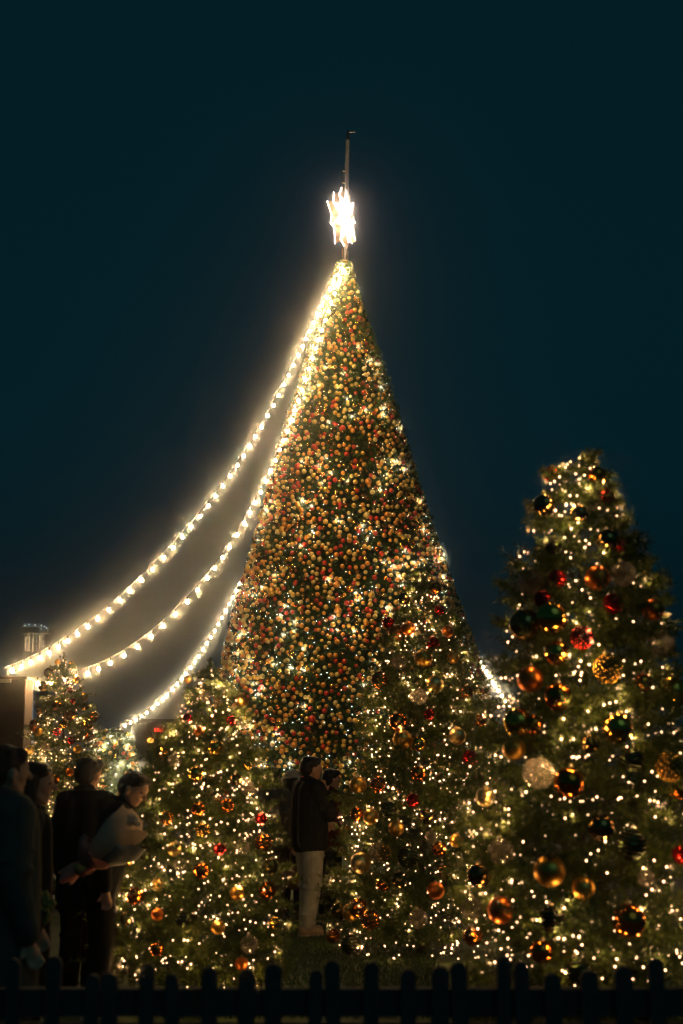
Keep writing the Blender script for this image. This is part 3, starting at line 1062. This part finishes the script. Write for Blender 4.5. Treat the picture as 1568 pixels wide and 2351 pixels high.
# ------------------------------------------------------------------ picket fence
def fence():
    y = 5.0
    ztop = zat(2200, y)
    t = empty('picket_fence', (0, y, 0))
    tag(t, 'dark round topped picket fence along the very front', 'fence')
    wood = mat('fence_wood', (0.060, 0.060, 0.058), 0.8, var=0.3, scale=5, bump=0.3)
    w, th = 0.052, 0.022
    prof = [(-w / 2, 0.0), (w / 2, 0.0), (w / 2, ztop - w / 2)]
    for k in range(1, 8):
        a = math.pi * k / 8
        prof.append((w / 2 * math.cos(a), ztop - w / 2 + w / 2 * math.sin(a)))
    prof.append((-w / 2, ztop - w / 2))
    bm = bmesh.new()
    f = bm.faces.new([bm.verts.new((x, -th / 2, z)) for x, z in prof])
    ex = bmesh.ops.extrude_face_region(bm, geom=[f])
    bmesh.ops.translate(bm, vec=(0, th, 0), verts=[v for v in ex['geom'] if isinstance(v, bmesh.types.BMVert)])
    bmesh.ops.recalc_face_normals(bm, faces=bm.faces)
    pm = from_bm('picket', bm, wood)
    x0 = P(1070, 2250, y).x
    for i in range(-17, 16):
        o = obj('picket', pm, t, (x0 + i * 0.1075 + random.uniform(-0.012, 0.012), 0, random.uniform(-0.055, 0.010)))
        o.rotation_euler = (0, random.uniform(-0.03, 0.03), 0)
        o.scale = (random.uniform(0.85, 1.15), 1, 1)
    zr = zat(2272, y)
    for z0, h in ((zr - 0.09, 0.09), (0.12, 0.08)):
        bm = bmesh.new(); bm_box(bm, (0, 0.033, z0 + h / 2), (3.7, 0.04, h)); obj('rail', from_bm('rail', bm, wood), t)
    n = 6  # boards added behind the pickets so the gaps below the rail stay dark
    for i in range(n):
        hh = (zr - 0.11 - 0.22) / n
        bm = bmesh.new(); bm_box(bm, (0, 0.066 + 0.002 * (i % 2), 0.215 + hh * (i + 0.5)), (3.7, 0.02, hh - 0.006)); obj('gap_backing', from_bm('gap_backing', bm, wood), t)
fence()

# ------------------------------------------------------------------ people
def bm_capsule(bm, p0, p1, r0, r1, sx=1.0, n=14):
    """closed tapered limb with rounded ends; sx flattens it along local x of its own frame"""
    p0, p1 = Vector(p0), Vector(p1)
    ax = p1 - p0
    L = ax.length
    q = ax.to_track_quat('Z', 'Y') if L > 1e-6 else Euler((0, 0, 0)).to_quaternion()
    rows = []
    for k in range(1, 5):
        a = -math.pi / 2 + math.pi / 2 * k / 4
        rows.append((r0 * math.sin(a), r0 * math.cos(a)))
    for k in range(1, 4):
        t = k / 4
        rows.append((L * t, r0 + (r1 - r0) * t))
    for k in range(0, 4):
        a = math.pi / 2 * k / 4
        rows.append((L + r1 * math.sin(a), r1 * math.cos(a)))
    a0 = bm.verts.new(p0 + q @ Vector((0, 0, -r0)))
    a1 = bm.verts.new(p0 + q @ Vector((0, 0, L + r1)))
    R = []
    for z, r in rows:
        R.append([bm.verts.new(p0 + q @ Vector((r * sx * math.cos(2 * math.pi * k / n), r * math.sin(2 * math.pi * k / n), z))) for k in range(n)])
    for k in range(n):
        k2 = (k + 1) % n
        bm.faces.new((a0, R[0][k2], R[0][k]))
        bm.faces.new((a1, R[-1][k], R[-1][k2]))
        for i in range(len(R) - 1):
            bm.faces.new((R[i][k], R[i][k2], R[i + 1][k2], R[i + 1][k]))


def bm_ell(bm, c, r, rot=(0, 0, 0)):
    M4 = Matrix.Translation(c) @ Euler(rot).to_matrix().to_4x4() @ Matrix.Diagonal((*r, 1))
    bmesh.ops.create_uvsphere(bm, u_segments=20, v_segments=14, radius=1, matrix=M4)


def fuse(name, bm, m, parent, voxel=0.011, it=4):
    """one continuous skin round everything in bm"""
    me = from_bm('tmp', bm)
    o = bpy.data.objects.new('tmp', me)
    COL.objects.link(o)
    r = o.modifiers.new('r', 'REMESH'); r.mode = 'VOXEL'; r.voxel_size = voxel
    s = o.modifiers.new('s', 'SMOOTH'); s.iterations = it; s.factor = 0.5
    dg = bpy.context.evaluated_depsgraph_get()
    out = bpy.data.meshes.new_from_object(o.evaluated_get(dg))
    bpy.data.objects.remove(o, do_unlink=True)
    out.materials.clear(); out.materials.append(m)
    smooth(out)
    out.name = name
    return obj(name, out, parent)


SKIN = mat('skin', (0.56, 0.31, 0.20), 0.5, var=0.08, scale=20)
HAIR = mat('black_hair', (0.010, 0.008, 0.007), 0.45, var=0.3, scale=40, bump=0.5)
EYE = mat('dark_eye', (0.02, 0.015, 0.012), 0.2)


def person(label, loc, rz, coat, legs, H=1.70, hair='short', arms='down', coat_len=0.80, lean=0.0, head_yaw=0.0, head_tilt=0.0,
           shoes=None, group='people among the trees', voxel=0.011, hat=None, stance=0.0, bulk=1.0):
    """faces local +X; left side is +Y"""
    s = H / 1.70
    t = empty('person', loc, rz)
    t.scale = (s, s, s)
    tag(t, label, 'person', group)
    la = math.radians(lean)

    def up(p):  # upper body bends forward at the hips
        p = Vector(p)
        if lean and p.z > 0.92:
            q = p - Vector((0, 0, 0.92))
            return Vector((q.x * math.cos(la) + q.z * math.sin(la), q.y, q.z * math.cos(la) - q.x * math.sin(la) + 0.92))
        return p
    hips = [(0.0, 0.095, 0.90), (0.0, -0.095, 0.90)]
    knees = [(0.02 + stance * 0.5, 0.10, 0.48), (0.02 - stance * 0.5, -0.10, 0.48)]
    ank = [(-0.02 + stance, 0.105, 0.09), (-0.02 - stance, -0.105, 0.09)]
    sho = [(-0.005, 0.185, 1.40), (-0.005, -0.185, 1.40)]
    if arms == 'down':
        elb = [(-0.03, 0.245, 1.13), (-0.03, -0.245, 1.13)]; wri = [(0.05, 0.25, 0.88), (0.05, -0.25, 0.88)]
    elif arms == 'mouth':      # left forearm folded up, hand at the mouth
        elb = [(0.06, 0.24, 1.14), (0.10, -0.235, 1.15)]; wri = [(0.20, 0.03, 1.06), (0.155, -0.055, 1.345)]
    else:                       # holding something in front with both hands
        elb = [(0.05, 0.25, 1.14), (0.05, -0.25, 1.14)]; wri = [(0.27, 0.12, 1.06), (0.27, -0.12, 1.08)]
    # head frame
    hc = Vector((0.035, 0, 1.575))
    Rh = Euler((0, math.radians(head_tilt), math.radians(head_yaw))).to_matrix()
    Lm = Euler((0, la, 0)).to_matrix()

    def hd(p): return up(Vector((0.0, 0, 1.47))) + Lm @ (Rh @ (Vector(p) - Vector((0, 0, 1.47))))

    def hrot(): return tuple((Lm @ Rh).to_euler())
    b = bmesh.new()
    # skull, jaw, neck and features
    bm_ell(b, hd((0.030, 0, 1.605)), (0.097, 0.076, 0.096), hrot())
    bm_capsule(b, hd((0.065, 0, 1.560)), hd((0.078, 0, 1.512)), 0.052, 0.032)
    bm_capsule(b, hd((0.03, 0.028, 1.55)), hd((0.06, 0.02, 1.515)), 0.042, 0.028)
    bm_capsule(b, hd((0.03, -0.028, 1.55)), hd((0.06, -0.02, 1.515)), 0.042, 0.028)
    bm_capsule(b, hd((0.118, 0, 1.600)), hd((0.140, 0, 1.566)), 0.010, 0.015)      # nose
    bm_capsule(b, hd((0.106, -0.022, 1.540)), hd((0.106, 0.022, 1.540)), 0.009, 0.009)  # lips
    bm_capsule(b, hd((0.104, -0.035, 1.618)), hd((0.104, 0.035, 1.618)), 0.014, 0.014)  # brow
    for sy in (1, -1):
        bm_ell(b, hd((0.020, sy * 0.080, 1.578)), (0.018, 0.010, 0.032), hrot())     # ear
    bm_capsule(b, up((-0.005, 0, 1.38)), hd((0.012, 0, 1.53)), 0.060, 0.052)
    # trunk and limbs
    bm_capsule(b, up((0, 0.05, 0.98)), up((0, 0.07, 1.34)), 0.10, 0.10)
    bm_capsule(b, up((0, -0.05, 0.98)), up((0, -0.07, 1.34)), 0.10, 0.10)
    bm_capsule(b, (0, 0.05, 0.90), (0, -0.05, 0.90), 0.11, 0.11)
    for k in (0, 1):
        bm_capsule(b, hips[k], knees[k], 0.080, 0.055)
        bm_capsule(b, knees[k], ank[k], 0.054, 0.036)
        bm_capsule(b, Vector(ank[k]) + Vector((-0.03, 0, -0.05)), Vector(ank[k]) + Vector((0.15, 0, -0.06)), 0.036, 0.026)
        S, E_, Wr = up(sho[k]), up(elb[k]), up(wri[k])
        bm_capsule(b, S, E_, 0.050, 0.038)
        bm_capsule(b, E_, Wr, 0.038, 0.026)
        dirn = (Wr - E_).normalized()
        if arms == 'mouth' and k == 1:
            dirn = Vector((-0.10, 0.55, 0.8)).normalized()
        sd = dirn.cross(Vector((0, 1, 0.2)))
        sd = sd.normalized() if sd.length > 0.1 else Vector((1, 0, 0))
        palm = Wr + dirn * 0.075
        bm_capsule(b, Wr, palm, 0.026, 0.034, 0.7)
        curl = dirn.cross(sd)
        for i, (off, fl) in enumerate(((-0.030, 0.060), (-0.010, 0.072), (0.010, 0.068), (0.030, 0.052))):
            f0 = palm + sd * off
            f1 = f0 + dirn * fl * 0.6 + curl * 0.012
            f2 = f1 + dirn * fl * 0.25 + curl * 0.030
            bm_capsule(b, f0, f1, 0.0105, 0.0095, n=8)
            bm_capsule(b, f1, f2, 0.0095, 0.008, n=8)
        th0 = Wr + dirn * 0.03 - sd * 0.022
        bm_capsule(b, th0, th0 + dirn * 0.045 - sd * 0.035 + curl * 0.015, 0.013, 0.010, n=8)
    fuse('body', b, SKIN, t, voxel * 0.75, 3)
    for sy in (1, -1):
        e = bmesh.new(); bmesh.ops.create_uvsphere(e, u_segments=10, v_segments=8, radius=0.013)
        obj('eye', from_bm('eye', e, EYE, sm=True), t, hd((0.104, sy * 0.032, 1.597)))
    # coat
    c = bmesh.new()
    k_ = bulk
    for sy in (1, -1):
        bm_capsule(c, up((0.0, sy * 0.07, 1.36)), up((0.0, sy * 0.075, 1.15)), 0.125 * k_, 0.135 * k_)
        bm_capsule(c, up((0.0, sy * 0.075, 1.16)), Vector((0.0, sy * 0.085, coat_len + 0.10)) if coat_len < 0.82 else up((0.0, sy * 0.08, coat_len + 0.10)), 0.135 * k_, 0.135 * k_)
    bm_capsule(c, up((0, 0.15, 1.405)), up((0, -0.15, 1.405)), 0.078 * k_, 0.078 * k_)
    bm_capsule(c, up((-0.01, 0, 1.40)), up((-0.005, 0, 1.475)), 0.085, 0.070)
    for k in (0, 1):
        S, E_, Wr = up(sho[k]), up(elb[k]), up(wri[k])
        bm_capsule(c, S, E_, 0.078 * k_, 0.064 * k_)
        bm_capsule(c, E_, E_.lerp(Wr, 0.93), 0.064 * k_, 0.048 * k_)
        for j in range(3):   # sleeve folds
            q = S.lerp(E_, 0.55 + 0.16 * j)
            bm_ell(c, q + Vector((0.012 * (-1) ** j, 0, 0)), (0.073 * k_, 0.073 * k_, 0.02))
    fuse('coat', c, coat, t, voxel)
    # collar and hem bands
    c = bmesh.new()
    for k in range(14):
        a0, a1 = 2 * math.pi * k / 14, 2 * math.pi * (k + 1) / 14
        bm_capsule(c, up((-0.005 + 0.078 * math.cos(a0), 0.072 * math.sin(a0), 1.478 - 0.018 * math.cos(a0))),
                   up((-0.005 + 0.078 * math.cos(a1), 0.072 * math.sin(a1), 1.478 - 0.018 * math.cos(a1))), 0.018, 0.018, n=8)
    fuse('collar', c, coat, t, 0.010, 2)
    # trousers
    c = bmesh.new()
    bm_capsule(c, (0, 0.06, 0.93), (0, -0.06, 0.93), 0.128, 0.128)
    for k in (0, 1):
        bm_capsule(c, hips[k], knees[k], 0.112, 0.088)
        A = Vector(ank[k])
        bm_capsule(c, knees[k], A + Vector((0, 0, 0.03)), 0.088, 0.076)
        bm_ell(c, A + Vector((0.01, 0, 0.04)), (0.082, 0.080, 0.035))
        bm_ell(c, A + Vector((0.0, 0, 0.12)), (0.080, 0.080, 0.022))
        bm_ell(c, Vector(knees[k]) + Vector((-0.02, 0, -0.02)), (0.088, 0.090, 0.03))
        bm_ell(c, Vector(hips[k]) + Vector((0.02, 0, -0.10)), (0.112, 0.105, 0.022), (0, 0.5, 0))
    fuse('trousers', c, legs, t, voxel)
    # shoes
    sm_ = shoes or mat('dark_shoe', (0.03, 0.028, 0.026), 0.5)
    for k in (0, 1):
        c = bmesh.new()
        A = Vector(ank[k])
        bm_capsule(c, A + Vector((-0.04, 0, -0.035)), A + Vector((0.14, 0, -0.045)), 0.046, 0.036)
        bm_capsule(c, A + Vector((-0.04, 0, -0.03)), A + Vector((-0.02, 0, 0.02)), 0.046, 0.044)
        sh = fuse('shoe', c, sm_, t, 0.009, 3)
        c = bmesh.new()
        bm_box(c, A + Vector((0.045, 0, -0.076)), (0.27, 0.086, 0.022))
        bmesh.ops.bevel(c, geom=[e for e in c.edges], offset=0.008, segments=2, affect='EDGES')
        obj('sole', from_bm('sole', c, mat('sole', (0.55, 0.45, 0.33), 0.6)), sh)
    # hair
    c = bmesh.new()
    rr = random.Random(label)
    bm_ell(c, hd((0.008, 0, 1.632)), (0.100, 0.086, 0.086), hrot())
    bm_ell(c, hd((-0.030, 0, 1.600)), (0.075, 0.080, 0.090), hrot())
    bm_capsule(c, hd((0.070, -0.045, 1.665)), hd((0.070, 0.045, 1.665)), 0.040, 0.040)
    for i in range(26):
        a, z = rr.uniform(-2.6, 2.6), rr.uniform(1.60, 1.70)
        q = Vector((0.0 - 0.080 * math.cos(a) * (1 if z < 1.64 else 0.7), 0.078 * math.sin(a), z))
        if q.x > 0.05 and z < 1.64:
            continue
        bm_capsule(c, hd(q), hd(q + Vector((0.015, 0.004, -0.045))), 0.017, 0.007, n=6)
    if hair == 'long':
        for i in range(16):
            a = -2.1 + 4.2 * i / 15
            q = Vector((-0.02 - 0.085 * math.cos(a), 0.085 * math.sin(a), 1.62))
            e_ = q + Vector((-0.015 * math.cos(a), 0.02 * math.sin(a), -0.32 - 0.05 * rr.random()))
            bm_capsule(c, hd(q), hd(e_), 0.030, 0.018, n=8)
    fuse('hair', c, HAIR, t, 0.008, 2)
    if hat:
        c = bmesh.new()
        bm_ell(c, hd((-0.005, 0, 1.640)), (0.118, 0.102, 0.105), hrot())
        bm_capsule(c, hd((-0.02, -0.05, 1.59)), hd((-0.02, 0.05, 1.59)), 0.085, 0.085)
        fuse('beanie', c, hat, t, 0.008, 3)
    return t


def cloth(name, c, sheen=0.1, bump=0.4):
    return mat(name, c, 0.9, var=0.2, scale=14, bump=bump, spec=0.15)


def stand(px, d):
    """ground point under the image column px at distance d"""
    return Vector((P(px, 1763, d).x, d, 0))


SHOE = mat('tan_sneaker', (0.42, 0.30, 0.18), 0.6)
black_coat = cloth('black_jacket', (0.016, 0.018, 0.020))
navy = cloth('navy_coat', (0.014, 0.020, 0.024))
person('man in a black jacket and beige trousers standing with one hand at his mouth', stand(710, 14.3), math.radians(28), black_coat,
       cloth('beige_trousers', (0.46, 0.44, 0.36)), H=1.70, arms='mouth', coat_len=0.80, head_yaw=-8, shoes=SHOE, voxel=0.009, bulk=1.12, stance=0.05)
person('person in a grey cardigan with cropped hair behind the wide left tree', stand(622, 15.2), math.radians(60), cloth('grey_cardigan', (0.10, 0.09, 0.075)),
       cloth('brown_trousers', (0.07, 0.05, 0.04)), H=1.60, arms='down', bulk=1.05)
person('short dark haired person glimpsed between the cardigan and the beanie', stand(648, 17.5), math.radians(10), cloth('dark_brown_coat', (0.03, 0.022, 0.02)),
       cloth('dark_trousers', (0.02, 0.02, 0.02)), H=1.46)
person('person in a cream knitted beanie and plaid scarf behind the man', stand(672, 15.6), math.radians(70), cloth('plaid_coat', (0.10, 0.06, 0.05)),
       cloth('black_trousers', (0.012, 0.014, 0.016)), H=1.55, hair='long', hat=cloth('cream_knit', (0.50, 0.42, 0.32), bump=0.8))
person('person with black hair and a dark red coat right of the man', stand(757, 15.4), math.radians(20), cloth('dark_red_coat', (0.10, 0.012, 0.014)),
       cloth('black_jeans', (0.012, 0.012, 0.014)), H=1.58, hair='short')
person('onlooker in a grey green coat cut off by the left edge', stand(4, 6.6), math.radians(35), cloth('grey_green_coat', (0.075, 0.085, 0.075)),
       cloth('grey_trousers', (0.04, 0.045, 0.04)), H=1.69, coat_len=0.50, group='onlookers at the left', bulk=1.25)
person('woman in profile with long black hair and a black coat', stand(70, 7.5), math.radians(15), cloth('black_long_coat', (0.012, 0.014, 0.016)),
       cloth('black_tights', (0.01, 0.01, 0.012)), H=1.62, hair='long', coat_len=0.45, group='onlookers at the left', head_yaw=-10)
person('man in black seen from behind with thick black hair', stand(200, 10.3), math.radians(62), cloth('black_wool', (0.010, 0.012, 0.014)),
       cloth('black_slacks', (0.01, 0.011, 0.012)), H=1.66, group='onlookers at the left', bulk=1.0, coat_len=0.60)
person('young man with a black fringe leaning over the wrapped flower bouquet', stand(240, 9.7), math.radians(5), cloth('charcoal_padded', (0.012, 0.015, 0.017)),
       cloth('black_denim', (0.01, 0.011, 0.013)), H=1.60, lean=15, head_tilt=10, head_yaw=-25, group='onlookers at the left')

# a tan shoulder bag by the beanie person
def bag():
    p = P(682, 2015, 15.0)
    t = empty('shoulder_bag', p)
    tag(t, 'tan shoulder bag hanging beside the man\'s beige trousers', 'bag')
    bm = bmesh.new()
    bm_box(bm, (0, 0, 0), (0.20, 0.10, 0.24))
    bmesh.ops.bevel(bm, geom=[e for e in bm.edges], offset=0.025, segments=3, affect='EDGES')
    obj('pouch', from_bm('pouch', bm, mat('tan_leather', (0.16, 0.08, 0.045), 0.6), sm=True), t)
    tube_obj('strap', [(-0.08, 0, 0.12), (-0.06, 0, 0.35), (0, 0.0, 0.62), (0.06, 0, 0.35), (0.08, 0, 0.12)], 0.012, mat('tan_strap', (0.12, 0.06, 0.035), 0.6), t, 5)
bag()

# ------------------------------------------------------------------ bouquets
def wrapped_bouquet():
    d = 9.0
    a, b = P(186, 1985, d), P(308, 1884, d - 0.02)      # tied end, open end
    t = empty('flower_bouquet', a)
    tag(t, 'large flower bouquet in cream paper and cellophane with a pink ribbon', 'bouquet')
    ax = (b - a)
    L = ax.length
    q = ax.to_track_quat('Z', 'Y')
    r = random.Random(5)
    paper = mat('cream_paper', (0.78, 0.62, 0.46), 0.6, var=0.15, scale=18, bump=0.8)
    n_ = paper.node_tree
    tl_ = n_.nodes.new('ShaderNodeBsdfTranslucent'); tl_.inputs[0].default_value = (0.80, 0.62, 0.42, 1)
    mx_ = n_.nodes.new('ShaderNodeMixShader'); mx_.inputs[0].default_value = 0.45
    n_.links.new(n_.nodes['Principled BSDF'].outputs[0], mx_.inputs[1]); n_.links.new(tl_.outputs[0], mx_.inputs[2])
    n_.links.new(mx_.outputs[0], n_.nodes['Material Output'].inputs['Surface'])
    pink = mat('pink_paper', (0.50, 0.15, 0.12), 0.6, var=0.2)
    grey = mat('grey_tissue', (0.22, 0.24, 0.23), 0.5, var=0.2, bump=0.5)

    def cone(name, m, r0, r1, l0, l1, squash, jag, n=28, off=(0, 0, 0)):
        V, F = [], []
        rows = 9
        for i in range(rows):
            f = i / (rows - 1)
            for k in range(n):
                an = 2 * math.pi * k / n
                rad = (r0 + (r1 - r0) * math.sin(f * math.pi * 0.56) / math.sin(math.pi * 0.56)) * (1 + 0.10 * math.sin(an * 5 + f * 4) * f + r.uniform(-0.035, 0.035))
                z = l0 + (l1 - l0) * f + (jag * math.sin(an * 3 + 1) + r.uniform(-jag, jag) * 0.4 if i == rows - 1 else 0)
                V.append(q @ Vector((rad * math.cos(an), rad * math.sin(an) * squash, z)) + Vector(off))
        for i in range(rows - 1):
            for k in range(n):
                F.append((i * n + k, i * n + (k + 1) % n, (i + 1) * n + (k + 1) % n, (i + 1) * n + k))
        o = obj(name, mesh_np(name, [tuple(v) for v in V], F, [m], sm=True), t)
        return o
    cone('paper_wrap', paper, 0.035, 0.125, 0.03, L, 0.9, 0.03)
    cone('tissue_wrap', grey, 0.04, 0.155, 0.05, L * 0.80, 0.95, 0.05, off=(0.01, 0.06, -0.03))
    cone('pink_collar', pink, 0.04, 0.132, 0.02, L * 0.33, 0.9, 0.02, off=(-0.012, -0.008, 0.0))
    cone('stem_wrap', pink, 0.028, 0.075, 0.02, -0.13, 0.7, 0.02)
    for sx in (-1, 1):
        V, F = tube([q @ Vector((0, -0.04, 0.0)), q @ Vector((sx * 0.06, -0.06, 0.04)), q @ Vector((sx * 0.09, -0.06, -0.01)), q @ Vector((sx * 0.03, -0.05, -0.02))], [0.01, 0.02, 0.02, 0.008], 6)
        obj('ribbon', mesh_np('ribbon', V, F, [mat('ribbon_red', (0.45, 0.10, 0.07), 0.5)], sm=True), t)
    bm = bmesh.new()
    for k in range(5):
        bm_ell(bm, q @ Vector((-0.05 + 0.02 * math.cos(k * 1.26), -0.03 + 0.02 * math.sin(k * 1.26), -0.03 + 0.01 * k)), (0.032, 0.012, 0.026), (0.3, 0.4 * k, 0))
    obj('flower', from_bm('flower', bm, mat('yellow_petal', (0.45, 0.28, 0.06), 0.6), sm=True), t)
    for k in range(9):
        bm = bmesh.new()
        p = q @ Vector((r.uniform(-0.06, 0.06), r.uniform(-0.06, 0.06), L + r.uniform(-0.06, 0.01)))
        for j in range(5):
            bm_ell(bm, p + Vector((0.016 * math.cos(j * 1.26), 0.016 * math.sin(j * 1.26), r.uniform(-0.01, 0.01))), (0.016, 0.012, 0.012), (0, 0.5, j * 1.26))
        obj('flower', from_bm('flower', bm, mat('cream_petal', (0.5, 0.42, 0.36), 0.6), sm=True), t)
wrapped_bouquet()


def small_bouquet():
    d = 7.2
    p = P(98, 2085, d)
    t = empty('flower_bouquet', p)
    tag(t, 'small yellow flower bunch held low by the woman in profile', 'bouquet')
    r = random.Random(8)
    ym = mat('yellow_bloom', (0.35, 0.27, 0.05), 0.6, var=0.3)
    for k in range(12):
        bm = bmesh.new()
        c = Vector((r.uniform(-0.03, 0.045), r.uniform(-0.03, 0.03), r.uniform(-0.06, 0.07)))
        for j in range(5):
            bm_ell(bm, c + Vector((0.014 * math.cos(j * 1.26), -0.006, 0.014 * math.sin(j * 1.26))), (0.013, 0.009, 0.013), (0, 0.3 * j, 0))
        obj('flower', from_bm('flower', bm, ym, sm=True), t)
    V, F = tube([(0.0, 0, 0.0), (-0.05, 0, -0.10), (-0.12, 0.02, -0.17)], [0.055, 0.05, 0.03], 10)
    obj('wrapping', mesh_np('wrapping', V, F, [mat('striped_wrap', (0.10, 0.07, 0.05), 0.5, var=0.5, scale=30)], sm=True), t)
small_bouquet()

# ------------------------------------------------------------------ haze volume, added to spread a bloom round the lights
bm = bmesh.new()
bm_box(bm, (0, 143, 16.2), (240, 312, 34.4))
hz = bpy.data.materials.new('haze')
hz.use_nodes = True
hn = hz.node_tree
hn.nodes.clear()
ho = hn.nodes.new('ShaderNodeOutputMaterial')
pv = hn.nodes.new('ShaderNodeVolumePrincipled')
pv.inputs['Color'].default_value = (0.92, 0.92, 0.92, 1)
pv.inputs['Density'].default_value = 0.0052
pv.inputs['Anisotropy'].default_value = 0.9977
hn.links.new(pv.outputs[0], ho.inputs['Volume'])
tag(obj('haze', from_bm('haze', bm, hz)), 'thin haze added to make a glow round the lights', 'haze', kind='stuff')
